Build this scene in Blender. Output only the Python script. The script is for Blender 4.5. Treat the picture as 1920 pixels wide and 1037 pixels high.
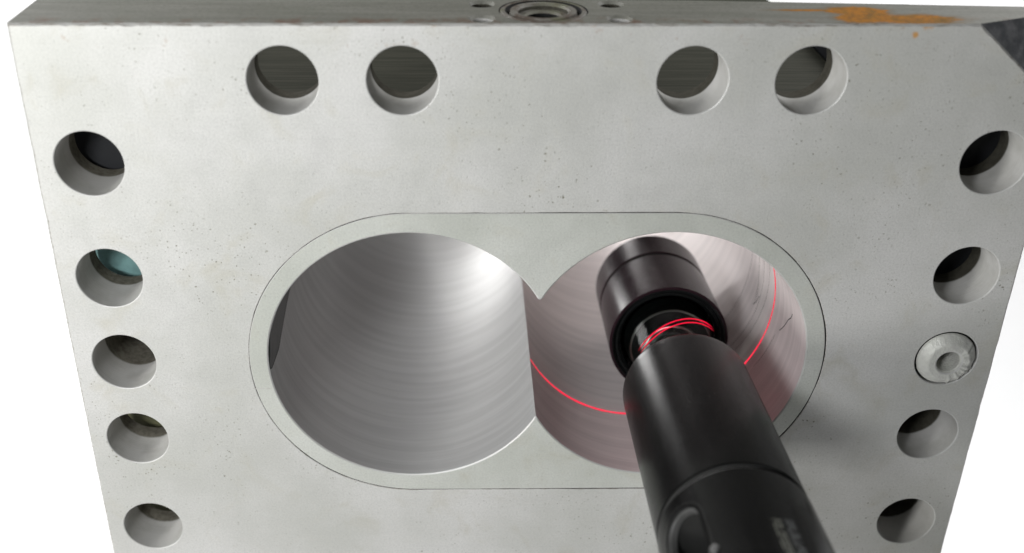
import bpy, bmesh, math, random
from mathutils import Vector, Matrix
from mathutils.geometry import tessellate_polygon
for o in list(bpy.data.objects): bpy.data.objects.remove(o)
random.seed(7)
K = 0.05                                   # one build unit (the bore radius) is 5 cm
scene = bpy.context.scene
COL = scene.collection
V = Vector

# ------------------------------------------------------------------ camera
cam = bpy.data.cameras.new("camera")
co = bpy.data.objects.new("camera", cam); COL.objects.link(co)
co.location = V((-0.5324, -6.5029, 4.2230)) * K
co.rotation_euler = (1.0704, -0.0055, -0.0160)
cam.sensor_width = 36.0
cam.lens = 36.0 * 2069.1 / 1920.0
cam.shift_x = 60.03 / 1920.0
cam.shift_y = 0.001
cam.clip_start = 0.01; cam.clip_end = 50
cam.dof.use_dof = True
cam.dof.focus_distance = 7.75 * K
cam.dof.aperture_fstop = 7.5
scene.camera = co

# ------------------------------------------------------------------ world, lamps, exposure
w = bpy.data.worlds.new("World"); scene.world = w; w.use_nodes = True
bg = w.node_tree.nodes['Background']
bg.inputs[0].default_value = (0.92, 0.96, 1.0, 1); bg.inputs[1].default_value = 0.05
scene.view_settings.view_transform = 'Standard'
scene.view_settings.look = 'None'
scene.view_settings.exposure = 0.0
scene.view_settings.gamma = 1.0
scene.render.resolution_x = 1024; scene.render.resolution_y = 553
scene.cycles.max_bounces = 10
scene.cycles.diffuse_bounces = 5
scene.cycles.glossy_bounces = 5
scene.cycles.transparent_max_bounces = 12

def area(name, loc, target, sx, sy, power, color):
    l = bpy.data.lights.new(name, 'AREA'); l.shape = 'RECTANGLE'
    l.size = sx * K; l.size_y = sy * K; l.energy = power; l.color = color
    o = bpy.data.objects.new(name, l); COL.objects.link(o)
    o.location = V(loc) * K
    o.rotation_euler = (V(target) - V(loc)).to_track_quat('-Z', 'Y').to_euler()
    return o
area("key_softbox", (-10.2, -8.2, 0.5), (0.3, 0, 0.0), 3.3, 3.3, 2.75, (1.0, 0.995, 0.97))
area("upper_softbox", (-4.2, -8.0, 4.4), (0.9, 0, -0.3), 2.0, 1.6, 1.7, (0.97, 0.98, 1.0))
area("bore_fill_lamp", (-3.0, 7.6, -0.1), (0.2, 2.5, -0.4), 3.2, 2.0, 0.85, (1.0, 0.99, 0.98))  # added fill lamps behind the block, shining into the open bores
area("bore_fill_lamp", (0.25, 8.0, 0.35), (1.6, 1.5, -0.1), 1.0, 1.0, 0.30, (1.0, 0.97, 0.96))
# added lamps, out of view behind the block, that keep the backdrop white
area("backdrop_lamp", (-9, 6.5, 8), (-7, 11, -7), 8, 4, 4.8, (1, 1, 1))
area("backdrop_lamp", (9, 6.5, 8), (7, 11, -7), 8, 4, 4.8, (1, 1, 1))

# ------------------------------------------------------------------ materials
class NT:
    def __init__(s, name):
        s.m = bpy.data.materials.new(name); s.m.use_nodes = True
        s.t = s.m.node_tree; s.n = s.t.nodes; s.l = s.t.links
        s.b = s.n['Principled BSDF']; s.out = s.n['Material Output']
        tc = s.n.new('ShaderNodeTexCoord')
        mp = s.n.new('ShaderNodeMapping'); mp.inputs['Scale'].default_value = (1/K, 1/K, 1/K)
        s.l.new(tc.outputs['Object'], mp.inputs[0]); s.P = mp.outputs[0]
    def link(s, a, b): s.l.new(a, b)
    def val(s, inp, v):
        if hasattr(v, 'is_output') or isinstance(v, bpy.types.NodeSocket): s.l.new(v, inp)
        else: inp.default_value = v
    def math(s, op, a, b=None, c=None, clamp=False):
        n = s.n.new('ShaderNodeMath'); n.operation = op; n.use_clamp = clamp
        s.val(n.inputs[0], a)
        if b is not None: s.val(n.inputs[1], b)
        if c is not None: s.val(n.inputs[2], c)
        return n.outputs[0]
    def stretch(s, sc, rot=(0,0,0), off=(0,0,0)):
        n = s.n.new('ShaderNodeMapping'); n.inputs['Scale'].default_value = sc
        n.inputs['Rotation'].default_value = rot; n.inputs['Location'].default_value = off
        s.l.new(s.P, n.inputs[0]); return n.outputs[0]
    def noise(s, scale, detail=3, rough=0.5, vec=None, dist=0.0):
        n = s.n.new('ShaderNodeTexNoise'); n.inputs['Scale'].default_value = scale
        n.inputs['Detail'].default_value = detail; n.inputs['Roughness'].default_value = rough
        n.inputs['Distortion'].default_value = dist
        s.l.new(vec or s.P, n.inputs['Vector']); return n.outputs[0]
    def voro(s, scale, vec=None, rnd=1.0):
        n = s.n.new('ShaderNodeTexVoronoi'); n.inputs['Scale'].default_value = scale
        n.inputs['Randomness'].default_value = rnd
        s.l.new(vec or s.P, n.inputs['Vector']); return n.outputs['Distance'], n.outputs['Color']
    def ramp(s, f, a, b, lo=0.0, hi=1.0):
        n = s.n.new('ShaderNodeMapRange'); n.interpolation_type = 'SMOOTHSTEP'
        s.val(n.inputs[0], f); n.inputs[1].default_value = a; n.inputs[2].default_value = b
        n.inputs[3].default_value = lo; n.inputs[4].default_value = hi; return n.outputs[0]
    def mix(s, f, a, b):
        n = s.n.new('ShaderNodeMix'); n.data_type = 'RGBA'
        s.val(n.inputs[0], f)
        for i, v in ((6, a), (7, b)):
            if isinstance(v, bpy.types.NodeSocket): s.l.new(v, n.inputs[i])
            else: n.inputs[i].default_value = (v[0], v[1], v[2], 1)
        return n.outputs[2]
    def sep(s, vec=None):
        n = s.n.new('ShaderNodeSeparateXYZ'); s.l.new(vec or s.P, n.inputs[0]); return n.outputs
    def bump(s, h, strength, dist=0.004, prev=None):
        n = s.n.new('ShaderNodeBump'); n.inputs['Strength'].default_value = strength
        n.inputs['Distance'].default_value = dist * K
        s.l.new(h, n.inputs['Height'])
        if prev is not None: s.l.new(prev, n.inputs['Normal'])
        return n.outputs[0]
    def set(s, **k):
        for a, v in k.items(): s.val(s.b.inputs[{'color':'Base Color','rough':'Roughness','metal':'Metallic','normal':'Normal','spec':'Specular IOR Level','aniso':'Anisotropic','coat':'Coat Weight','ior':'IOR'}[a]], tuple(v)+(1,) if isinstance(v, (tuple, list)) and len(v) == 3 else v)
        return s.m

def face_steel(name, tint=(0.0,0.0,0.0), seed=0, pits=1.0):
    """blasted / ground steel face: cloudy, fine grain, dark pits and a few rust freckles"""
    m = NT(name)
    base = (0.572+tint[0], 0.568+tint[1], 0.545+tint[2])
    off = m.stretch((1,1,1), off=(seed*3.1, seed*1.7, seed*5.3))
    cl = m.noise(0.75, 5, 0.6, off)
    c = m.mix(m.ramp(cl, 0.35, 0.68), (base[0]*0.87, base[1]*0.88, base[2]*0.86), (base[0]*1.06, base[1]*1.06, base[2]*1.07))
    cl2 = m.noise(2.6, 4, 0.65, off, 0.6)
    c = m.mix(m.ramp(cl2, 0.52, 0.75, 0, 0.42), c, (0.42, 0.395, 0.31))
    ln = m.noise(1.0, 4, 0.6, m.stretch((0.5, 1, 22)))
    c = m.mix(m.ramp(ln, 0.45, 0.8, 0, 0.08), c, (0.36, 0.37, 0.35))
    fine = m.noise(72, 3, 0.75)
    c = m.mix(m.ramp(fine, 0.34, 0.7, 0.0, 0.36), c, (0.32, 0.325, 0.31))
    # pits: sparse, of several sizes
    mask_all = None; h = None
    for sc, th, dens in ((16, 0.18, 0.66), (34, 0.27, 0.78), (9, 0.12, 0.62), (60, 0.34, 0.72)):
        vv = m.n.new('ShaderNodeVectorMath'); vv.operation = 'ADD'
        nz = m.n.new('ShaderNodeTexNoise'); nz.inputs['Scale'].default_value = 14
        m.l.new(off, nz.inputs['Vector'])
        sc_ = m.n.new('ShaderNodeVectorMath'); sc_.operation = 'SCALE'; sc_.inputs['Scale'].default_value = 0.045
        m.l.new(nz.outputs['Color'], sc_.inputs[0]); m.l.new(off, vv.inputs[0]); m.l.new(sc_.outputs[0], vv.inputs[1])
        d, col = m.voro(sc, vv.outputs[0])
        rr = m.n.new('ShaderNodeSeparateColor'); m.l.new(col, rr.inputs[0])
        sel = m.math('GREATER_THAN', rr.outputs[0], dens)
        size = m.math('MULTIPLY', rr.outputs[1], th)
        pit = m.ramp(m.math('SUBTRACT', size, d), -0.01, 0.05)
        pit = m.math('MULTIPLY', pit, sel)
        mask_all = pit if mask_all is None else m.math('MAXIMUM', mask_all, pit)
    patch = m.ramp(m.noise(1.1, 3, 0.6, m.stretch((1,1,1), off=(4+seed, 2, 9))), 0.45, 0.66, 0.12, 0.85 * pits)
    pm = m.math('MULTIPLY', mask_all, patch)
    c = m.mix(pm, c, (0.15, 0.145, 0.10))
    # rust freckles close to the top edge
    z = m.sep()[2]
    near = m.ramp(z, 2.15, 2.39, 0, 1)
    rn = m.ramp(m.noise(9, 4, 0.7), 0.60, 0.72)
    c = m.mix(m.math('MULTIPLY', m.math('MULTIPLY', near, rn), 0.55), c, (0.30, 0.17, 0.09))
    if seed == 0:
        P = m.sep()
        def blob(x, zz, r):
            dx = m.math('SUBTRACT', P[0], x); dz = m.math('SUBTRACT', P[2], zz)
            dd = m.math('SQRT', m.math('ADD', m.math('MULTIPLY', dx, dx), m.math('MULTIPLY', dz, dz)))
            dd = m.math('ADD', dd, m.math('MULTIPLY', m.math('SUBTRACT', m.noise(30, 2), 0.5), r * 0.9))
            return m.ramp(dd, r, r * 0.3, 0, 1)
        b = m.math('MAXIMUM', blob(2.21, 2.325, 0.028), m.math('MULTIPLY', blob(2.28, 2.40, 0.055), 1.0))
        c = m.mix(m.math('MULTIPLY', b, 0.8), c, (0.55, 0.25, 0.02))
    hgt = m.math('ADD', m.math('MULTIPLY', fine, 0.5), m.math('MULTIPLY', pm, -2.5))
    nrm = m.bump(hgt, 0.35, 0.006)
    return m.set(color=c, rough=m.ramp(cl2, 0.2, 0.8, 0.42, 0.62), metal=0.25, normal=nrm, spec=0.4)

M = {}
M['face'] = face_steel('ground_steel_face')
M['liner_face'] = face_steel('liner_steel_face', (-0.025, -0.01, -0.03), seed=2, pits=0.25)

# hole walls: machined near the face, brown and rough further in
m = NT('drilled_hole_wall'); P = m.sep()
n1 = m.noise(5, 4, 0.6); n2 = m.noise(26, 3, 0.6)
rings = m.noise(1, 3, 0.6, m.stretch((3, 60, 3)))
c = m.mix(m.ramp(n1, 0.4, 0.7), (0.50, 0.495, 0.475), (0.43, 0.425, 0.40))
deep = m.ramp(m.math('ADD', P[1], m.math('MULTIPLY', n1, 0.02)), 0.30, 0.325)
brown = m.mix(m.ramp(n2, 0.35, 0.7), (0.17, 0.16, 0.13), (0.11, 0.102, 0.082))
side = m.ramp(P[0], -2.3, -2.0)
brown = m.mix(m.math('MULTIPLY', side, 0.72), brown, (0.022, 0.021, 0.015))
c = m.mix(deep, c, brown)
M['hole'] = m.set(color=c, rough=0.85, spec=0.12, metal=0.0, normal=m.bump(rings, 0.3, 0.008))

# top surface: dull grey green oxide, scuffed, with an orange patch
m = NT('oxidised_top_steel'); P = m.sep()
streak = m.noise(1, 5, 0.65, m.stretch((1.2, 14, 3)), 0.4)
c = m.mix(m.ramp(streak, 0.35, 0.7), (0.19, 0.19, 0.162), (0.245, 0.242, 0.212))
c = m.mix(m.ramp(m.noise(2.0, 4, 0.6), 0.5, 0.75, 0, 0.6), c, (0.19, 0.195, 0.16))
c = m.mix(m.ramp(m.noise(60, 2), 0.4, 0.8, 0, 0.3), c, (0.05, 0.05, 0.04))
rb = m.math('MULTIPLY', m.ramp(m.noise(7, 4, 0.7), 0.48, 0.62), m.ramp(P[1], 0.20, 0.0, 0.0, 0.9))
c = m.mix(rb, c, (0.16, 0.095, 0.065))
def smin(*a):
    r = a[0]
    for b in a[1:]: r = m.math('MINIMUM', r, b)
    return r
wob = m.math('MULTIPLY', m.math('SUBTRACT', m.noise(7, 6, 0.8, m.stretch((1.0, 2.6, 1))), 0.5), 1.7)
def ell(cx, cy, rx, ry):
    dx = m.math('DIVIDE', m.math('SUBTRACT', P[0], cx), rx); dy = m.math('DIVIDE', m.math('SUBTRACT', P[1], cy), ry)
    return m.math('SQRT', m.math('ADD', m.math('MULTIPLY', dx, dx), m.math('MULTIPLY', dy, dy)))
e = smin(ell(2.20, 0.11, 0.31, 0.105), ell(1.93, 0.30, 0.21, 0.095), ell(1.91, 0.14, 0.15, 0.12), ell(1.62, 0.315, 0.22, 0.022), ell(2.02, 0.2, 0.12, 0.10))
ork = m.ramp(m.math('ADD', e, wob), 1.12, 0.82)
oc = m.mix(m.ramp(m.noise(11, 4, 0.7), 0.35, 0.7), (0.44, 0.165, 0.004), (0.22, 0.115, 0.012))
oc = m.mix(m.ramp(m.noise(34, 4, 0.75), 0.45, 0.7, 0, 0.7), oc, (0.14, 0.07, 0.02))
halo = m.ramp(m.math('ADD', e, wob), 1.5, 1.0, 0, 0.55)
c = m.mix(halo, c, (0.17, 0.12, 0.06))
c = m.mix(m.math('MULTIPLY', ork, 0.95), c, oc)
M['top'] = m.set(color=c, rough=m.math('ADD', 0.55, m.math('MULTIPLY', ork, 0.3)), metal=0.0, normal=m.bump(streak, 0.3, 0.01), spec=0.2)

# forged corner / sides
m = NT('dark_scaled_steel')
n = m.noise(14, 4, 0.7); c = m.mix(m.ramp(n, 0.35, 0.7), (0.10, 0.105, 0.11), (0.20, 0.20, 0.205))
M['dark_steel'] = m.set(color=c, rough=0.6, metal=0.3, normal=m.bump(m.noise(50, 3, 0.7), 0.5, 0.01))

# edge chamfers: rubbed bright
m = NT('rubbed_edge_steel')
n = m.noise(8, 4, 0.7, m.stretch((1, 6, 6)))
c = m.mix(m.ramp(n, 0.45, 0.7), (0.55, 0.545, 0.52), (0.27, 0.24, 0.20))
M['edge'] = m.set(color=c, rough=0.45, metal=0.35)
m = NT('rim_edge_steel')
M['rim'] = m.set(color=(0.50, 0.50, 0.48), rough=0.5, metal=0.2)

# bore: honed steel with turning marks around the axis
def bore_mat(name, axis_x, base, metal, rough):
    m = NT(name); P = m.sep()
    dx = m.math('SUBTRACT', P[0], axis_x)
    ang = m.math('ARCTAN2', P[2], dx)
    cb = m.n.new('ShaderNodeCombineXYZ')
    wv = m.math('MULTIPLY', m.noise(0.8, 2, 0.5), 0.05)
    m.l.new(m.math('MULTIPLY', ang, 0.55), cb.inputs[0]); m.l.new(m.math('ADD', P[1], wv), cb.inputs[1])
    def st(sx, sy, sc=1.0, det=3, ro=0.6):
        mp = m.n.new('ShaderNodeMapping'); mp.inputs['Scale'].default_value = (sx, sy, 1)
        m.l.new(cb.outputs[0], mp.inputs[0]); return m.noise(sc, det, ro, mp.outputs[0])
    bands = st(1.2, 13, 1, 3, 0.55); finer = st(1.6, 60, 1, 3, 0.6); micro = st(4, 240, 1, 2, 0.6)
    smear = st(2.5, 1.0, 1.2, 4, 0.6)
    c = m.mix(m.ramp(bands, 0.36, 0.64), [b*0.93 for b in base], [b*1.06 for b in base])
    c = m.mix(m.ramp(finer, 0.50, 0.74, 0, 0.25), c, [b*0.7 for b in base])
    c = m.mix(m.ramp(smear, 0.55, 0.75, 0, 0.25), c, [b*1.2 for b in base])
    h = m.math('ADD', m.math('MULTIPLY', bands, 1.6), m.math('ADD', m.math('MULTIPLY', finer, 0.8), m.math('MULTIPLY', micro, 0.4)))
    rg = m.math('ADD', rough - 0.07, m.math('MULTIPLY', finer, 0.16))
    # engraved crack-like scores
    return m, c, h, rg, cb.outputs[0]
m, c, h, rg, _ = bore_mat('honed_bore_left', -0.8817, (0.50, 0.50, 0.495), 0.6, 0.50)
M['bore_left'] = m.set(color=c, rough=rg, metal=0.35, normal=m.bump(h, 0.10, 0.006))
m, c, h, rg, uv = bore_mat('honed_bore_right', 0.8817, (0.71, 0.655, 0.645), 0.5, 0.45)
M['bore_right'] = m.set(color=c, rough=rg, metal=0.15, normal=m.bump(h, 0.16, 0.007))

m = NT('milled_body_steel')
ln = m.noise(1, 4, 0.6, m.stretch((1.5, 40, 4))); n = m.noise(30, 3, 0.7)
c = m.mix(m.ramp(ln, 0.35, 0.7), (0.030, 0.031, 0.022), (0.050, 0.049, 0.037))
c = m.mix(m.ramp(n, 0.55, 0.75, 0, 0.5), c, (0.03, 0.028, 0.02))
M['body'] = m.set(color=c, rough=0.75, spec=0.15, metal=0.0, normal=m.bump(ln, 0.4, 0.01))

m = NT('bushing_steel')
n = m.noise(9, 4, 0.7); c = m.mix(m.ramp(n, 0.4, 0.65), (0.56, 0.565, 0.52), (0.50, 0.50, 0.47))
M['bushing'] = m.set(color=c, rough=0.5, metal=0.2, normal=m.bump(m.noise(22, 4, 0.7), 0.5, 0.02))

m = NT('port_steel')
n = m.noise(9, 4, 0.7); c = m.mix(m.ramp(n, 0.4, 0.62), (0.20, 0.19, 0.165), (0.10, 0.075, 0.055))
c = m.mix(m.ramp(m.noise(4, 3), 0.52, 0.66, 0, 0.6), c, (0.16, 0.17, 0.10))
M['port'] = m.set(color=c, rough=0.62, metal=0.1, normal=m.bump(n, 0.3, 0.01))

def plain(name, color, rough=0.5, metal=0.0, nsc=None, spec=0.5, bump=0.0, var=0.2):
    m = NT(name)
    n = m.noise(nsc or 10, 4, 0.65)
    c = m.mix(m.ramp(n, 0.35, 0.7), color, [v*(1-var) for v in color])
    if bump: m.set(normal=m.bump(m.noise((nsc or 10)*6, 2, 0.6), bump, 0.006))
    return m.set(color=c, rough=rough, metal=metal, spec=spec)
M['dark_wall'] = plain('dark_wall_steel', (0.14, 0.14, 0.138), 0.5, 0.2, nsc=7, bump=0.1)
M['gap'] = plain('gap_black', (0.012, 0.012, 0.011), 0.8)
M['teal'] = plain('teal_paint', (0.20, 0.36, 0.35), 0.5)
M['black_paint'] = plain('black_paint', (0.012, 0.013, 0.015), 0.5)
M['olive'] = plain('olive_paint', (0.17, 0.17, 0.09), 0.6)
M['white'] = plain('backdrop_paper', (0.9, 0.9, 0.9), 0.9, var=0.01)
M['column'] = plain('column_steel', (0.15, 0.15, 0.15), 0.6)

# probe: satin black anodised aluminium with fine sparkle and dust
def anodised(name, col, rough, dust, met=0.0, sp_=0.35, ior=1.3):
    m = NT(name)
    n = m.noise(260, 2, 0.7); big = m.noise(3, 4, 0.6)
    c = m.mix(m.ramp(big, 0.4, 0.7), col, [v*0.8 for v in col])
    d, cc = m.voro(46); r = m.n.new('ShaderNodeSeparateColor'); m.l.new(cc, r.inputs[0])
    sp = m.math('MULTIPLY', m.math('GREATER_THAN', r.outputs[0], 0.86), m.ramp(d, 0.10, 0.05))
    clus = m.ramp(m.noise(2.6, 3, 0.6, m.stretch((1,1,1), off=(3,1,2))), 0.46, 0.62, 0.05, 1)
    sp = m.math('MULTIPLY', m.math('MULTIPLY', sp, clus), dust)
    c = m.mix(sp, c, (0.5, 0.47, 0.44))
    return m.set(color=c, rough=m.math('ADD', m.ramp(n, 0.3, 0.7, rough-0.08, rough+0.06), m.ramp(m.noise(5, 5, 0.7, m.stretch((1.6, 1.6, 0.5))), 0.35, 0.75, -0.02, 0.035)), metal=met, normal=m.bump(n, 0.2, 0.0006), spec=sp_, ior=ior)
M['head'] = anodised('anodised_black_head', (0.018, 0.009, 0.012), 0.23, 1.0, 0.0, 0.5, 1.13)
M['tube'] = anodised('anodised_black_tube', (0.004, 0.004, 0.004), 0.24, 0.5, 0.0, 0.5, 1.17)
M['gloss_black'] = plain('gloss_black', (0.006, 0.007, 0.007), 0.34, 0.0, spec=0.3)
M['lens'] = plain('dark_coated_lens', (0.012, 0.022, 0.020), 0.06, 0.0, spec=0.9)
M['steel_trim'] = plain('steel_trim', (0.30, 0.29, 0.28), 0.3, 0.9)
M['slot_rim'] = plain('worn_slot_edge', (0.07, 0.07, 0.068), 0.42, 0.0)
M['ink'] = plain('pale_print', (0.08, 0.083, 0.062), 0.6, nsc=30)
M['ink2'] = plain('grey_print', (0.055, 0.062, 0.062), 0.6, nsc=30)

m = NT('window_glass')
tr = m.n.new('ShaderNodeBsdfTransparent'); tr.inputs[0].default_value = (0.72, 0.74, 0.73, 1)
gl = m.n.new('ShaderNodeBsdfGlossy'); gl.inputs['Roughness'].default_value = 0.12
fr = m.n.new('ShaderNodeFresnel'); fr.inputs[0].default_value = 1.22
mx = m.n.new('ShaderNodeMixShader'); m.l.new(m.math('MULTIPLY', fr.outputs[0], 0.012), mx.inputs[0])
m.l.new(tr.outputs[0], mx.inputs[1]); m.l.new(gl.outputs[0], mx.inputs[2]); m.l.new(mx.outputs[0], m.out.inputs[0])
M['glass'] = m.m
def emit(name, col, s):
    m = NT(name); e_ = m.n.new('ShaderNodeEmission'); e_.inputs[0].default_value = (*col, 1); e_.inputs[1].default_value = s
    m.l.new(e_.outputs[0], m.out.inputs[0]); return m.m
M['laser'] = emit('laser_light', (1.0, 0.012, 0.05), 1.0)
M['laser_core'] = emit('laser_light_core', (1.0, 0.05, 0.11), 1.35)
M['laser_soft'] = emit('laser_light_scattered', (1.0, 0.03, 0.10), 0.75)

# ------------------------------------------------------------------ mesh helpers (build units, scaled by K on link)
class MB:
    def __init__(s): s.v = []; s.f = []; s.m = []; s.sm = []; s.mats = []
    def mi(s, mat):
        if mat not in s.mats: s.mats.append(mat)
        return s.mats.index(mat)
    def face(s, pts, mat, smooth=False):
        i = len(s.v); s.v += [V(p) for p in pts]; s.f.append(list(range(i, i+len(pts)))); s.m.append(s.mi(mat)); s.sm.append(smooth)
    def strip(s, a, b, mat, closed=True, smooth=True):
        """quads between two loops of equal length, sharing vertices along the strip"""
        n = len(a); i = len(s.v); s.v += [V(p) for p in a] + [V(p) for p in b]
        for k in range(n if closed else n-1):
            k2 = (k+1) % n
            s.f.append([i+k, i+k2, i+n+k2, i+n+k]); s.m.append(s.mi(mat)); s.sm.append(smooth)
    def fill(s, loops, mat):
        tri = tessellate_polygon([[V(p) for p in l] for l in loops])
        flat = [V(p) for l in loops for p in l]; i = len(s.v); s.v += flat
        for t in tri: s.f.append([i+t[0], i+t[1], i+t[2]]); s.m.append(s.mi(mat)); s.sm.append(False)
    def box(s, lo, hi, mat, bev=0.0):
        x0,y0,z0 = lo; x1,y1,z1 = hi
        p = [(x0,y0,z0),(x1,y0,z0),(x1,y1,z0),(x0,y1,z0),(x0,y0,z1),(x1,y0,z1),(x1,y1,z1),(x0,y1,z1)]
        for f in ((0,1,5,4),(1,2,6,5),(2,3,7,6),(3,0,4,7),(4,5,6,7),(3,2,1,0)): s.face([p[k] for k in f], mat)
    def lathe(s, prof, mats, n=96, frame=None):
        """profile [(r, z)] about local z; mats = one key or a list per segment"""
        fr = frame or Matrix.Identity(4)
        loops = [[fr @ V((r*math.cos(2*math.pi*k/n), r*math.sin(2*math.pi*k/n), z)) for k in range(n)] for r, z in prof]
        for i in range(len(loops)-1):
            s.strip(loops[i], loops[i+1], mats if isinstance(mats, str) else mats[i])
    def link(s, name, parent=None, bevel=0.0, flip=False, recalc=False, doubles=False):
        me = bpy.data.meshes.new(name)
        me.from_pydata([tuple(p*K) for p in s.v], [], s.f)
        for k in s.mats: me.materials.append(M[k])
        me.polygons.foreach_set('material_index', s.m); me.polygons.foreach_set('use_smooth', s.sm)
        if recalc or doubles or bevel:
            bm = bmesh.new(); bm.from_mesh(me)
            bmesh.ops.remove_doubles(bm, verts=bm.verts, dist=1e-5*K)
            bmesh.ops.recalc_face_normals(bm, faces=bm.faces)
            if bevel:
                bmesh.ops.bevel(bm, geom=[e for e in bm.edges if e.is_manifold and e.calc_face_angle(0) > 0.6], offset=bevel*K, segments=2, affect='EDGES')
            bm.to_mesh(me); bm.free()
        me.update()
        o = bpy.data.objects.new(name, me); COL.objects.link(o)
        if parent: o.parent = parent
        return o
def tag(o, label=None, cat=None, group=None, kind=None):
    for k, v in (('label', label), ('category', cat), ('group', group), ('kind', kind)):
        if v: o[k] = v
    return o
def empty(name, loc=(0,0,0), mat=None):
    o = bpy.data.objects.new(name, None); COL.objects.link(o); o.empty_display_size = 0.02
    if mat is not None: o.matrix_world = mat
    else: o.location = V(loc)
    return o
def circ(cx, cz, r, y, n=96): return [(cx+r*math.cos(2*math.pi*k/n), y, cz+r*math.sin(2*math.pi*k/n)) for k in range(n)]

# ------------------------------------------------------------------ key dimensions
C0 = 0.8817; HC = math.sqrt(1 - C0*C0); CS = 0.8707; RS = 1.1418; RH = 0.2191
EX = 3.228; ZT = 2.3916; YB = 0.44; BX = 2.8843
TOPH = [(-1.6216, 2.0381), (-0.8905, 2.0381), (0.8905, 2.0381), (1.6216, 2.0381)]
SIDEZ = [1.4921, 0.6678, 0.0026, -0.6558, -1.4830]
HOLES = TOPH + [(-BX, z) for z in SIDEZ] + [(BX, z) for z in SIDEZ]
DEEP = {(-BX, SIDEZ[2]): 1.6, (BX, SIDEZ[3]): 1.5, (BX, SIDEZ[4]): 1.5, (BX, SIDEZ[2]): 0.44}

def stadium(R, y, n=72, jit=0.0):
    pts = []
    for k in range(n+1):
        a = -math.pi/2 + math.pi*k/n; pts.append((CS + R*math.cos(a), y, R*math.sin(a)))
    for k in range(1, 24): pts.append((CS - 2*CS*k/24, y, R))
    for k in range(n+1):
        a = math.pi/2 + math.pi*k/n; pts.append((-CS + R*math.cos(a), y, R*math.sin(a)))
    for k in range(1, 24): pts.append((-CS + 2*CS*k/24, y, -R))
    if jit:
        out = []
        for i_, (x_, y_, z_) in enumerate(pts):
            cx_ = max(-CS, min(CS, x_)); d_ = V((x_-cx_, 0, z_)).normalized(); a_ = math.atan2(z_, x_)
            g = jit*(0.55*math.sin(5.1*a_+1.3) + 0.45*math.sin(13.7*a_) + 0.45*math.sin(47*a_+2)*math.sin(9*a_)) + jit*0.9*math.cos(a_+0.5) - jit*0.4
            out.append((x_ + d_.x*g, y_, z_ + d_.z*g))
        return out
    return pts

# ------------------------------------------------------------------ THE BARREL BLOCK
block = tag(empty('barrel_block', V((0, 0.3, -ZT))*K),
            'big pale grey steel barrel block with two overlapping bores ringed by bolt holes', 'machine block')
block_inv = V((0, -0.3, ZT))*K
def bl(mb, name, parent=None, **k):
    """parts of the block stay at world coordinates"""
    o = mb.link(name, parent or block, **k)
    if (parent or block) is block: o.location = block_inv
    return o

f = MB()
# outer outline (x, z): finely divided along the top so that the worn edge is uneven
outl = []
def seg(a, b, n):
    for k in range(n): outl.append((a[0]+(b[0]-a[0])*k/n, a[1]+(b[1]-a[1])*k/n))
A_, B_ = (2.600, ZT), (EX, 1.850)
seg((-EX, -ZT), (EX, -ZT), 4); seg((EX, -ZT), B_, 60); seg(B_, A_, 14); seg(A_, (-EX, ZT), 150); seg((-EX, ZT), (-EX, -ZT), 70)
rs = random.Random(3)
wear = [0.010 + 0.006*rs.random() + (0.005*rs.random() if rs.random() < 0.2 else 0) for _ in outl]
def inset(i):
    x, z = outl[i]; w_ = wear[i]
    nx = (1 if x > EX-1e-4 else -1 if x < -EX+1e-4 else 0); nz = (1 if z > ZT-1e-4 else -1 if z < -ZT+1e-4 else 0)
    if nx == 0 and nz == 0: nx, nz = 0.65, 0.76
    return (x - nx*w_, z - nz*w_)
front = [(inset(i)[0], 0.0, inset(i)[1]) for i in range(len(outl))]
edge = [(outl[i][0], wear[i]*0.9, outl[i][1]) for i in range(len(outl))]
RC = 0.007
loops = [front, stadium(RS + 0.0055 + 0.004, 0.0, jit=0.0022)] + [circ(x, z, RH + RC, 0.0) for x, z in HOLES]
f.fill(loops, 'face')
f.strip(front, edge, 'edge', smooth=False)
f.strip(stadium(RS+0.0095, 0.0, jit=0.0022), stadium(RS+0.0055, 0.004, jit=0.0022), 'edge')
f.strip(stadium(RS+0.0055, 0.004, jit=0.0022), stadium(RS+0.0055, YB, jit=0.0022), 'gap')
for x, z in HOLES:
    yb = DEEP.get((x, z), YB)
    f.strip(circ(x, z, RH+RC, 0.0), circ(x, z, RH+RC*0.35, RC*0.35), 'rim')
    f.strip(circ(x, z, RH+RC*0.35, RC*0.35), circ(x, z, RH, RC), 'rim')
    ys = [RC, 0.15, 0.30, YB-0.012] + ([yb] if yb > YB else [])
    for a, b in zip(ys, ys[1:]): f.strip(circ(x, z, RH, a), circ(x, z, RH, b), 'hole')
    if yb > YB:       # a boss carries this hole further back
        f.strip(circ(x, z, RH, yb), circ(x, z, RH+0.07, yb), 'hole'); f.strip(circ(x, z, RH+0.07, yb), circ(x, z, RH+0.07, YB), 'dark_steel')
        f.fill([circ(x, z, RH, yb-0.02)], 'hole' if x < 0 else 'gap')
    else:
        f.strip(circ(x, z, RH, YB-0.012), circ(x, z, RH+0.012, YB), 'hole')
# back face
LIPZ = 2.30
backp = [(-EX, YB, -ZT), (EX, YB, -ZT), (EX, YB, LIPZ), (-EX, YB, LIPZ)]
f.fill([backp, stadium(RS+0.0055, YB, jit=0.0022)] + [circ(x, z, RH+(0.07 if DEEP.get((x, z), 0) > YB else 0.012), YB) for x, z in HOLES], 'dark_steel')
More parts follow.
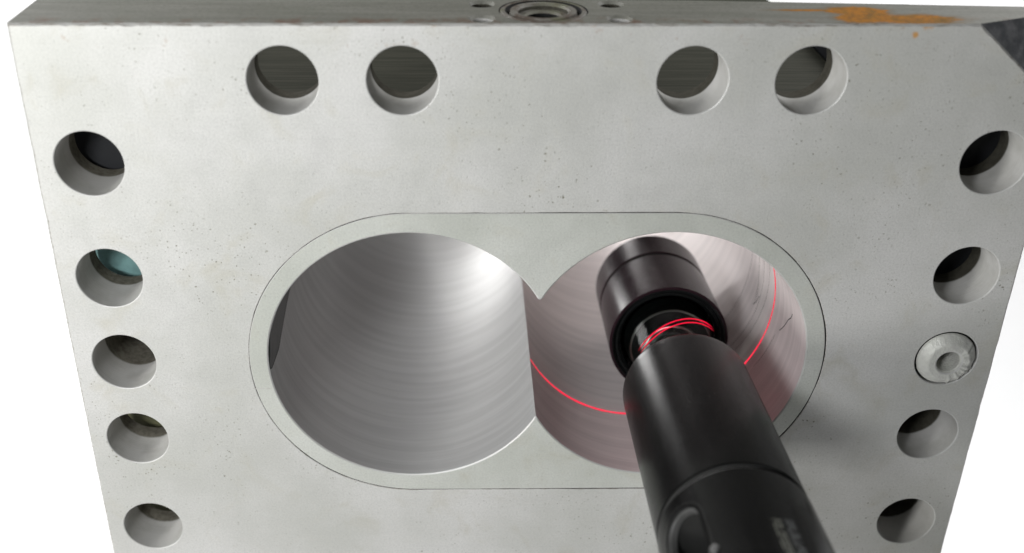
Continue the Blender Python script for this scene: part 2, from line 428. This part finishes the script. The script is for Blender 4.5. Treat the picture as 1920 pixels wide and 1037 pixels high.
# top face with its port opening and four small bolt holes
TB = [(-EX, 0.56), (-1.0, 0.62), (1.13, 0.535), (EX, 0.39)]      # rear edge of the top, (x, y)
PORT = (-0.02, 0.297); PR = 0.278
SM = [(-0.40, 0.452), (-0.405, 0.118), (0.417, 0.452), (0.43, 0.112)]
def zc(cx, cy, r, z, n=48): return [(cx+r*math.cos(2*math.pi*k/n), cy+r*math.sin(2*math.pi*k/n), z) for k in range(n)]
iA = outl.index(A_); iB = outl.index(B_)
topfront = edge[iA:iA+151]
ctop = (EX, 0.285, ZT)
tb3 = [(x, y, ZT) for x, y in TB]
topl = topfront + tb3 + [ctop]
topfill = [topl, zc(*PORT, PR, ZT, 96)] + [zc(x, y, 0.085, ZT) for x, y in SM]
# tessellate in the xy plane
f.fill(topfill, 'top')
for x, y in SM:
    f.strip(zc(x, y, 0.085, ZT), zc(x, y, 0.068, ZT-0.018), 'top'); f.strip(zc(x, y, 0.068, ZT-0.018), zc(x, y, 0.066, ZT-0.22), 'hole')
    f.fill([zc(x, y, 0.066, ZT-0.22)], 'gap')
f.strip(zc(*PORT, PR, ZT, 96), zc(*PORT, PR, ZT-0.2, 96), 'gap')
# clipped corner facet
facet = edge[iB:iA+1]
for a, b in zip(facet, facet[1:]): f.face([a, b, ctop], 'dark_steel')
# sides and rear lip
rs_ = edge[4:iB+1]
for a, b in zip(rs_, rs_[1:]): f.face([a, b, (EX, YB, b[2]), (EX, YB, a[2])], 'dark_steel')
f.face([(EX, edge[iB][1], 1.85), ctop, (EX, 0.39, ZT), (EX, YB, LIPZ), (EX, YB, 1.85)], 'dark_steel')
ls_ = edge[iA+150:] + [edge[0]]
for a, b in zip(ls_, ls_[1:]): f.face([a, b, (-EX, YB, b[2]), (-EX, YB, a[2])], 'dark_steel')
f.face([(-EX, YB, ZT), (-EX, YB, LIPZ), (-EX, 0.56, LIPZ), (-EX, 0.56, ZT)], 'dark_steel')
for a, b in zip(TB, TB[1:]): f.face([(a[0], a[1], ZT), (b[0], b[1], ZT), (b[0], max(b[1], YB), LIPZ), (a[0], max(a[1], YB), LIPZ)], 'dark_steel')
f.face([(EX, YB, LIPZ), (-EX, YB, LIPZ)] + [(x, max(y, YB), LIPZ) for x, y in TB[:-1]], 'dark_steel')
bots = edge[0:5]
f.face([bots[0], bots[-1], (EX, YB, -ZT), (-EX, YB, -ZT)], 'dark_steel')
flange = bl(f, 'flange')

# port ring let into the top face
pr_ = MB()
T = Matrix.Translation(V((PORT[0], PORT[1], ZT)))
pr_.lathe([(PR-0.008, -0.06), (PR-0.008, -0.004), (PR-0.016, 0.002), (0.240, 0.002), (0.234, -0.03), (0.212, -0.03), (0.206, 0.001),
           (0.168, 0.001), (0.158, -0.012), (0.150, -0.030), (0.122, -0.034), (0.105, -0.045), (0.095, -0.30)],
          ['port','port','port','gap','gap','port','port','port','hole','port','port','gap'], 96, T)
bl(pr_, 'port_ring')
pi_ = MB(); pi_.lathe([(0.236, -0.028), (0.226, -0.012), (0.216, -0.028)], 'gap', 96, T)
bl(pi_, 'seal_ring')

# liner: the stadium-shaped insert that carries both bores (built as upper and lower half, split on the centre line)
def fig8_arc(side, r, y, a0, a1, n):
    """arc of one bore, side -1 left / +1 right, angles in degrees"""
    out = []
    for k in range(n+1):
        a = math.radians(a0 + (a1-a0)*k/n); out.append((side*C0 + r*math.cos(a), y, r*math.sin(a)))
    return out
ac = math.degrees(math.atan2(HC, -C0))              # right bore meets the plane x = 0 at this angle (about 152)
YL = 5.0
def fig8(y, grow=0.0, tip=0.030):
    r = 1 + grow
    h = math.sqrt(max(1e-6, r*r - C0*C0))
    al = math.degrees(math.atan2(h, C0))              # for the left bore
    # upper cusp rounded: stop the arcs short of it and bridge with an arc
    d = 1.7 if tip else 0
    L = fig8_arc(-1, r, y, al + d, 360 - al, 150)      # left bore from upper cusp round to lower cusp
    Rr = fig8_arc(1, r, y, -(180 - al), 180 - al - d, 150)[1:]
    pa, pb = V(Rr[-1]), V(L[0])
    br = []
    mid = V((0, y, pa.z - 0.012))
    for k in range(1, 8):
        t = k/8; br.append(tuple((1-t)**2*pa + 2*t*(1-t)*mid + t*t*pb))
    return L + Rr + br
CH = 0.009
i0 = fig8(0.0, CH); i1 = fig8(CH*0.8, 0.0); i2 = fig8(YL, 0.0)
lin = MB()
lin.fill([stadium(RS-0.004, 0.0), i0], 'liner_face')
lin.strip(stadium(RS-0.004, 0.0), stadium(RS, 0.004), 'rim')
lin.strip(stadium(RS, 0.004), stadium(RS, YB), 'gap')
lin.strip(i0, i1, 'rim')
nL = 151
# bore walls: left arc, right arc + cusp land, each a smooth sheet divided lengthwise
ys = [CH*0.8] + [0.25*k for k in range(1, 21)]
for a, b in zip(ys, ys[1:]):
    la, lb = fig8(a), fig8(b)
    lin.strip(la[:nL], lb[:nL], 'bore_left', closed=False)
    lin.strip(la[nL-1:nL+150], lb[nL-1:nL+150], 'bore_right', closed=False)
    lin.strip(la[nL+149:] + [la[0]], lb[nL+149:] + [lb[0]], 'rim', closed=False)
liner = bl(lin, 'liner')
# thin split lines of the liner on its face and a step beside the left bore
for lo_, hi_, mt_ in (((-CS-RS+0.002, -0.0012, -0.2275), (-C0-1-CH+0.002, 0.0, -0.2225), 'edge'), ((C0+1+CH-0.002, -0.0012, -0.0025), (CS+RS-0.002, 0.0, 0.0025), 'rim')):
    sp = MB(); sp.box(lo_, hi_, mt_); bl(sp, 'split_line')

# scored lines in the bores (fine raised/dark hairlines following the wall)
def wall_curve(side, pts, rad, mat, name, label=None, lift=0.002):
    """pts: (angle deg, y); a thin ribbon lying on the bore wall"""
    mb = MB(); P3 = []
    fine = []
    for (a0, y0), (a1, y1) in zip(pts, pts[1:]):
        n = max(2, int(abs(a1-a0)/2 + abs(y1-y0)*20))
        for k in range(n): t = k/n; fine.append((a0+(a1-a0)*t, y0+(y1-y0)*t))
    fine.append(pts[-1])
    N = len(fine)
    for i, (a, y) in enumerate(fine):
        ar = math.radians(a); P3.append((V((side*C0 + math.cos(ar), y, math.sin(ar))), V((-math.cos(ar), 0, -math.sin(ar)))))
    A, B = [], []
    for i in range(N):
        p, nn = P3[i]; q0 = P3[max(0, i-1)][0]; q1 = P3[min(N-1, i+1)][0]
        t = (q1-q0).normalized(); s_ = t.cross(nn).normalized()
        wv = rad if not callable(rad) else rad(i/(N-1))
        A.append((p + s_*wv, p - s_*wv, p + nn*(lift+wv*0.5)))
    mb.strip([a[0] + P3[i][1]*lift*0.5 for i, a in enumerate(A)], [a[2] for a in A], mat, closed=False)
    mb.strip([a[2] for a in A], [a[1] + P3[i][1]*lift*0.5 for i, a in enumerate(A)], mat, closed=False)
    return mb
sc_ = wall_curve(-1, [(-179.6, 1.14), (-177.9, 0.87), (-175.0, 0.56), (-173.1, 0.354), (-174.5, 0.07), (-176.2, 0.012)], 0.0035, 'gap', 'crack')
bl(sc_, 'crack')
wp = MB(); LA, LB = [], []  # dark sheet on the left bore wall, between crack line and rim
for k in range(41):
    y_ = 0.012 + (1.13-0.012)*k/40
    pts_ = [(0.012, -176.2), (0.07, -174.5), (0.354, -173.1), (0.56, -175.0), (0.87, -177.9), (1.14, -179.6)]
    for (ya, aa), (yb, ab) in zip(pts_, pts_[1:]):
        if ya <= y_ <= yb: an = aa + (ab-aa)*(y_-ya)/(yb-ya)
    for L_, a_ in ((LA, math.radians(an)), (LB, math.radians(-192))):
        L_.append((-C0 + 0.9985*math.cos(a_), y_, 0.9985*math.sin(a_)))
wp.strip(LA, LB, 'dark_wall', closed=False)
bl(wp, 'dark_wall_strip')
for pts, wd in (([(9.2, 0.361), (6, 0.40), (2.8, 0.465), (-2.8, 0.535), (-7.1, 0.600)], 0.0038),
                ([(-9.4, 1.195), (-13.2, 1.214), (-15.8, 1.255)], 0.0034),
                ([(8, 1.375), (4.9, 1.368), (-3.4, 1.318), (-13.7, 1.238)], 0.0022),
                ([(-11, 0.655), (-19.2, 0.668), (-30.5, 0.690)], 0.0014),
                ([(20, 1.02), (4, 1.04), (-16, 1.05), (-40, 1.06)], 0.0016),
                ([(24, 1.22), (4, 1.20), (-16, 1.16), (-44, 1.14)], 0.0016),
                ([(24, 1.62), (6, 1.60), (-18, 1.55), (-44, 1.50)], 0.0018)):
    bl(wall_curve(1, pts, wd, 'gap' if wd > 0.003 else 'hole', 'score', lift=0.0006), 'scratch')

# bushing pressed in the middle hole of the right column
RY = Matrix.Rotation(math.radians(-90), 4, 'X')
Tb = Matrix.Translation(V((BX, 0, SIDEZ[2]))) @ RY
bu = MB()
bu.lathe([(RH-0.014, 0.30), (RH-0.014, 0.012), (RH-0.020, 0.0), (0.188, -0.012), (0.150, -0.045), (0.140, -0.050), (0.098, -0.054), (0.088, -0.050), (0.080, -0.035), (0.078, 0.35)],
         ['gap', 'bushing', 'bushing', 'bushing', 'bushing', 'bushing', 'rim', 'bushing', 'bushing'], 96, Tb)
rb = random.Random(5)
for i, p in enumerate(bu.v):       # a hammered, uneven right-hand lip
    dx, dz = p.x-BX, p.z-SIDEZ[2]; r = math.hypot(dx, dz); a = math.atan2(dz, dx)
    if 0.13 < r < 0.21 and p.y < 0.02 and -1.4 < a < 0.9:
        k = 0.010*math.sin(9*a+1) + 0.007*math.sin(21*a) ; bu.v[i] = V((p.x, p.y - abs(k), p.z))
bl(bu, 'bushing')

# barrel body behind the flange
bd = MB()
BW = 2.3; Y0 = YB + 0.004; Y1 = YL
def rect(y, zt=1.6): return [(-BW, y, -ZT), (BW, y, -ZT), (BW, y, zt), (-BW, y, zt)]
bd.fill([rect(Y0, 1.585), stadium(RS+0.004, Y0)], 'body'); bd.fill([rect(Y1), stadium(RS+0.004, Y1)], 'body')
bd.strip(stadium(RS+0.004, Y0), stadium(RS+0.004, Y1), 'gap')
bd.face([(-BW, Y0, 1.585), (BW, Y0, 1.585), (BW, 0.99, 1.585), (-BW, 0.99, 1.585)], 'body')
bd.face([(-BW, 0.99, 1.565), (BW, 0.99, 1.565), (BW, 1.01, 1.565), (-BW, 1.01, 1.565)], 'gap')
bd.face([(-BW, 1.01, 1.6), (BW, 1.01, 1.6), (BW, Y1, 1.6), (-BW, Y1, 1.6)], 'body')
bd.face([(-BW, 0.99, 1.585), (BW, 0.99, 1.585), (BW, 0.99, 1.565), (-BW, 0.99, 1.565)], 'body')
bd.face([(-BW, 1.01, 1.6), (BW, 1.01, 1.6), (BW, 1.01, 1.565), (-BW, 1.01, 1.565)], 'body')
for s_ in (-1, 1): bd.face([(s_*BW, Y0, -ZT), (s_*BW, Y1, -ZT), (s_*BW, Y1, 1.6), (s_*BW, 1.01, 1.6), (s_*BW, Y0, 1.585)], 'body')
bd.face([(-BW, Y0, -ZT), (BW, Y0, -ZT), (BW, Y1, -ZT), (-BW, Y1, -ZT)], 'body')
bl(bd, 'barrel_body')

rf = MB()  # added baffle behind the flange, holds backlight off the bolt holes
def rr2(y): return [(-3.2, y, -ZT), (3.2, y, -ZT), (3.2, y, 1.68), (-3.2, y, 1.68)]
hole_ = [(-BW-0.01, -ZT+0.01), (BW+0.01, -ZT+0.01), (BW+0.01, 1.603), (-BW-0.01, 1.603)]
rf.fill([rr2(2.75), [(x, 2.75, z) for x, z in hole_]], 'dark_steel'); rf.fill([rr2(3.05), [(x, 3.05, z) for x, z in hole_]], 'dark_steel')
rf.strip(rr2(2.75), rr2(3.05), 'dark_steel', smooth=False)
bl(rf, 'backlight_baffle')
ep = MB()  # added masks over the bore ends, shaping the backlight on the walls
ep.box((-1.05, YL+0.004, -1.2), (-0.02, YL+0.15, 1.2), 'dark_steel'); bl(ep, 'bore_light_mask')
ep = MB()
ep.box((1.05, YL+0.004, -1.2), (1.95, YL+0.15, 1.2), 'dark_steel'); bl(ep, 'bore_light_mask')

# ------------------------------------------------------------------ things glimpsed through the side holes
def casing(name, lo, hi, mat, label, cat):
    mb = MB(); x0, y0, z0 = lo; x1, y1, z1 = hi
    c = ((x0+x1)/2, (y0+y1)/2, (z0+z1)/2)
    mb.box([a-b for a, b in zip(lo, c)], [a-b for a, b in zip(hi, c)], mat)
    # raised cover plate on the front so that it reads as a panelled casing
    mb.box((x0-c[0]+0.12, y0-c[1]-0.03, z0-c[2]+0.12), (x1-c[0]-0.12, y0-c[1]-0.001, z1-c[2]-0.12), mat)
    o = mb.link(name, bevel=0.02); o.location = V(c)*K; tag(o, label, cat)
casing('black_casing', (-3.25, 0.52, 1.06), (-2.34, 2.7, 1.80), 'black_paint', 'black painted casing seen only through the uppermost hole at the left edge', 'casing')
casing('teal_casing', (-3.25, 0.56, 0.32), (-2.34, 2.7, 1.04), 'teal', 'teal painted casing seen only through the second hole down at the left edge', 'casing')
casing('olive_casing', (-3.25, 0.60, -2.38), (-2.34, 2.7, -0.31), 'olive', 'olive painted casing seen through the lowest two holes at the left edge', 'casing')
casing('black_cabinet', (2.34, 0.52, -0.34), (3.25, 2.7, 1.80), 'black_paint', 'black painted casing seen through the upper two holes at the right edge', 'casing')
cl = MB(); cl.box((-2.0, 0.8, -8.0), (2.0, 4.6, -ZT-0.005), 'column')
o = cl.link('support_column', bevel=0.04); tag(o, 'grey steel column carrying the barrel block from below, out of frame', 'column')

# ------------------------------------------------------------------ white studio backdrop, swept from floor to wall
bk = MB(); prof = [(-14, -8.0), (8, -8.0)]
for k in range(1, 13): a = math.pi/2*k/12; prof.append((8 + 5*math.sin(a), -3 - 5*math.cos(a)))
prof.append((13, 1.0))
A = [(-30, y, z) for y, z in prof]; B = [(30, y, z) for y, z in prof]
bk.strip(A, B, 'white', closed=False)
o = bk.link('backdrop'); tag(o, kind='structure')

# ------------------------------------------------------------------ THE LASER PROBE
E1 = V((0.99986353, -0.01652026, 0)); D = V((0.01644096, 0.99506404, -0.09786347)).normalized()
E2 = D.cross(E1).normalized(); E1 = E2.cross(D).normalized()
P0 = V((1.10378, 0.80712, -0.39759))
mw = Matrix(((E1.x, E2.x, D.x, P0.x*K), (E1.y, E2.y, D.y, P0.y*K), (E1.z, E2.z, D.z, P0.z*K), (0, 0, 0, 1)))
probe = tag(empty('laser_probe', mat=mw), 'black cylindrical laser probe with a glass window reaching into the right bore', 'probe')
R = 0.46
hd = MB()
hd.lathe([(0.372, 0.17), (0.378, 0.135), (0.398, 0.125), (0.402, 0.105), (0.412, 0.105), (0.416, 0.12), (0.432, 0.115), (0.436, 0.092), (0.448, 0.088)], 'gloss_black', 128)
hd.lathe([(0.448, 0.088), (0.462, 0.089), (0.468, 0.094)], 'head', 128)
hd.lathe([(0.468, 0.094), (0.468, 0.30), (0.468, 0.60), (0.468, 0.772)], 'head', 128)
hd.lathe([(0.468, 0.772), (0.458, 0.778), (0.436, 0.780), (0.436, 0.828), (0.458, 0.830), (0.468, 0.838)], ['steel_trim', 'gap', 'gap', 'gap', 'head'], 128)
head = hd.link('head', probe)
cp = MB(); cp.lathe([(0.468, 0.838), (0.468, 1.20), (0.458, 1.235), (0.43, 1.255), (0.3, 1.26), (0.001, 1.26)], 'head', 128)
cp.link('end_cap', probe)
ls = MB()
ls.lathe([(0.343, 0.165), (0.325, 0.10), (0.318, 0.0), (0.306, -0.012), (0.215, -0.012), (0.213, -0.06), (0.207, -0.064), (0.198, -0.06), (0.180, -0.03), (0.150, -0.05)],
         ['gloss_black', 'gloss_black', 'steel_trim', 'gloss_black', 'gloss_black', 'steel_trim', 'steel_trim', 'gloss_black', 'gloss_black'], 96)
lh = ls.link('lens_mount', probe)
ln_ = MB(); ln_.lathe([(0.150, -0.05), (0.146, -0.058), (0.14, -0.056), (0.12, -0.075), (0.08, -0.095), (0.04, -0.105), (0.001, -0.108)], ['steel_trim', 'steel_trim', 'lens', 'lens', 'lens', 'lens'], 96)
ln_.link('lens', lh)
gw = MB(); gw.lathe([(0.368, 0.160), (0.368, -0.665)], 'glass', 128); gw.lathe([(0.345, -0.66), (0.345, 0.160)], 'glass', 128)
gw.lathe([(0.345, -0.66), (0.368, -0.66)], 'glass', 128)
glass = gw.link('window', probe)
def ring_arc(s0, s1, r, rad, a0, a1, mat, n=60):
    mb = MB(); L_ = []
    for k in range(n+1):
        a = math.radians(a0+(a1-a0)*k/n); ss = s0 + s1*math.cos(a)
        e_ = rad*math.sin(math.pi*min(1, max(0.08, min(k, n-k)/10))/2)
        ctr = V((r*math.cos(a), r*math.sin(a), ss)); rd = V((math.cos(a), math.sin(a), 0))
        L_.append([ctr + rd*(e_*math.cos(t_*math.pi/3)) + V((0,0,1))*(e_*math.sin(t_*math.pi/3)) for t_ in range(6)])
    for a_, b_ in zip(L_, L_[1:]): mb.strip(a_, b_, mat)
    return mb
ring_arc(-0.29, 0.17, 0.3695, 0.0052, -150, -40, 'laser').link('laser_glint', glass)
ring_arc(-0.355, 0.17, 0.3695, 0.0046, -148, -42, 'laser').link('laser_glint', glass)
fb = MB()
fb.lathe([(0.001, -0.70), (0.33, -0.70), (0.36, -0.672), (0.392, -0.662), (0.425, -0.670), (0.448, -0.690), (0.459, -0.722), (0.460, -0.76), (0.460, -1.5), (0.460, -2.378), (0.455, -2.390)], 'tube', 128)
fb.lathe([(0.455, -2.390), (0.440, -2.394), (0.440, -2.404)], 'gap', 128)
fb.link('body_tube', probe)

# rear tube with its long slot, cut with a boolean while the script runs
RR = 0.464
rt = MB()
rt.lathe([(0.001, -2.404), (0.438, -2.404), (0.442, -2.406), (RR, -2.446), (RR, -3.0), (RR, -3.6), (RR, -5.2), (0.001, -5.2)], ['tube', 'tube', 'slot_rim', 'tube', 'tube', 'tube', 'tube'], 160)
rear = rt.link('rear_tube', probe, doubles=True)
aS = math.radians(-150)
rad_ = V((math.cos(aS), math.sin(aS), 0)); tan_ = V((-math.sin(aS), math.cos(aS), 0)); zz = V((0, 0, 1))
HW = 0.148; ZS0, ZS1 = -2.575 - HW, -3.55
def slot_loop(hw, depth, n=20):
    pts = []
    for k in range(n+1):
        a = math.pi*k/n; pts.append(rad_*depth + tan_*(hw*math.cos(a)) + zz*(ZS0 + hw*math.sin(a)))
    for k in range(n+1):
        a = math.pi + math.pi*k/n; pts.append(rad_*depth + tan_*(hw*math.cos(a)) + zz*(ZS1 + hw*math.sin(a)))
    return pts
ct = MB()
lo_, hi_ = slot_loop(HW, 0.10), slot_loop(HW, 0.8)
ct.strip(lo_, hi_, 'gap'); ct.f.append(list(range(len(lo_)))); ct.m.append(0); ct.sm.append(False)
ct.f.append([len(lo_)+k for k in range(len(hi_))]); ct.m.append(0); ct.sm.append(False)
cut = ct.link('slot_cutter', probe, doubles=True)
bmod = rear.modifiers.new('slot', 'BOOLEAN'); bmod.operation = 'DIFFERENCE'; bmod.object = cut; bmod.solver = 'EXACT'
dg = bpy.context.evaluated_depsgraph_get(); dg.update()
nm = bpy.data.meshes.new_from_object(rear.evaluated_get(dg))
rear.modifiers.clear(); rear.data = nm; rear.data.name = 'rear_tube'
bpy.data.objects.remove(cut)
bm = bmesh.new(); bm.from_mesh(nm)
for e in bm.edges:
    if e.is_manifold and e.calc_face_angle(0) > 0.5: e.smooth = False
for p in bm.faces: p.smooth = True
bm.to_mesh(nm); bm.free()
if 'gap_black' not in [m_.name for m_ in nm.materials if m_]: nm.materials.append(M['gap'])
gi = [m_.name if m_ else '' for m_ in nm.materials].index('gap_black')
for p in nm.polygons:
    c_ = p.center/K; r_ = math.hypot(c_.x, c_.y)
    if r_ < 0.44 and -5.0 < c_.z < -2.45: p.material_index = gi
# rounded lip round the slot
def on_tube(t_, z, r): a = aS + t_/RR; return V((r*math.cos(a), r*math.sin(a), z))
def lip_loop(hw, r, n=24):
    pts = []
    for k in range(n+1):
        a = math.pi*k/n; pts.append(on_tube(hw*math.cos(a), ZS0 + hw*math.sin(a), r))
    for k in range(n+1):
        a = math.pi + math.pi*k/n; pts.append(on_tube(hw*math.cos(a), ZS1 + hw*math.sin(a), r))
    return pts
lp = MB(); pr = [(HW+0.034, RR+0.0004), (HW+0.004, RR-0.007), (HW-0.004, RR-0.03), (HW-0.004, RR-0.06)]
for a_, b_ in zip(pr, pr[1:]): lp.strip(lip_loop(*a_), lip_loop(*b_), 'slot_rim')
lp.link('slot_rim', rear)
# small button screw by the slot
aB = math.radians(-128); ax = V((math.cos(aB), math.sin(aB), 0)); up = zz; sd = ax.cross(up)
Mb = Matrix.Identity(4)
for i_ in range(3): Mb[i_][0] = sd[i_]; Mb[i_][1] = up[i_]; Mb[i_][2] = ax[i_]
pz = ax*RR + zz*(-3.06)
for i_ in range(3): Mb[i_][3] = pz[i_]
sb = MB(); sb.lathe([(0.030, -0.02), (0.029, 0.002), (0.024, 0.010), (0.014, 0.014), (0.001, 0.015)], 'slot_rim', 32, Mb)
sb.link('screw', rear)
# two rows of small print running along the tube, too blurred to read: built as short strokes
def print_row(a_mid, width, z0, z1, mat, seed):
    r3 = random.Random(seed); mb = MB(); z = z0
    while z > z1:
        h_ = r3.uniform(0.022, 0.034)
        kind = r3.choice((0, 1, 2, 3))
        w2 = width/2
        def q(t0, t1, za, zb):
            n = 4
            for k in range(n):
                ta, tb = t0+(t1-t0)*k/n, t0+(t1-t0)*(k+1)/n
                pts = [V((RR+0.0012)*math.cos(a_mid+t/RR) if False else 0 for t in (0,0,0))] if False else None
                P_ = []
                for (t, zz_) in ((ta, za), (tb, za), (tb, zb), (ta, zb)):
                    a = a_mid + t/RR; P_.append(V(((RR+0.0012)*math.cos(a), (RR+0.0012)*math.sin(a), zz_)))
                mb.face(P_, mat)
        q(-w2, w2, z, z-0.008)
        if kind in (1, 3): q(w2-0.010, w2, z-0.008, z-h_)
        if kind in (0, 3): q(-w2, -w2+0.010, z-0.008, z-h_)
        if kind in (2, 3): q(-w2, w2, z-h_+0.007, z-h_)
        if kind == 1: q(-0.005, 0.005, z-0.008, z-h_)
        z -= h_ + 0.010
    return mb
print_row(math.radians(-83.5), 0.050, -2.93, -3.75, 'ink', 3).link('lettering', rear)
print_row(math.radians(-74.5), 0.050, -2.92, -3.70, 'ink2', 9).link('lettering', rear)

# the emitter behind the window: a small red lamp
l = bpy.data.lights.new('laser_emitter', 'POINT'); l.energy = 0.0045; l.color = (1.0, 0.22, 0.28); l.shadow_soft_size = 0.02*K
lo = bpy.data.objects.new('laser_emitter', l); COL.objects.link(lo); lo.parent = probe; lo.location = (0, 0, -0.12*K)

# ------------------------------------------------------------------ laser line on the wall of the right bore
nrm = V((-0.03277, 0.99739, -0.06438)); mean = V((1.1963, 0.8019, -0.3839))
mb = MB(); rows = []
N = 170; a0, a1 = -151.6, 60.0
for k in range(N+1):
    a = math.radians(a0 + (a1-a0)*k/N); x, z = C0 + math.cos(a), math.sin(a)
    y = mean.y - (nrm.x*(x-mean.x) + nrm.z*(z-mean.z))/nrm.y
    y += -0.004*math.cos(3*a)
    n_ = V((-math.cos(a), 0, -math.sin(a))); p = V((x, y, z)); wv = 0.0115 + 0.002*math.sin(5*a)
    wv *= 1.0 + 0.22*math.sin(23*a) * math.sin(57*a+1)
    yy = lambda t_: V((0, t_, 0))
    rows.append((p + yy(wv) + n_*0.001, p + yy(wv*0.38) + n_*0.003, p - yy(wv*0.38) + n_*0.003, p - yy(wv) + n_*0.001))
for q0, q1, mt_ in ((0, 1, 'laser'), (1, 2, 'laser_core'), (2, 3, 'laser')):
    mb.strip([r_[q0] for r_ in rows], [r_[q1] for r_ in rows], mt_, closed=False)
o = mb.link('laser_line'); tag(o, 'thin bright red laser line curving round the wall of the right bore', 'laser line')
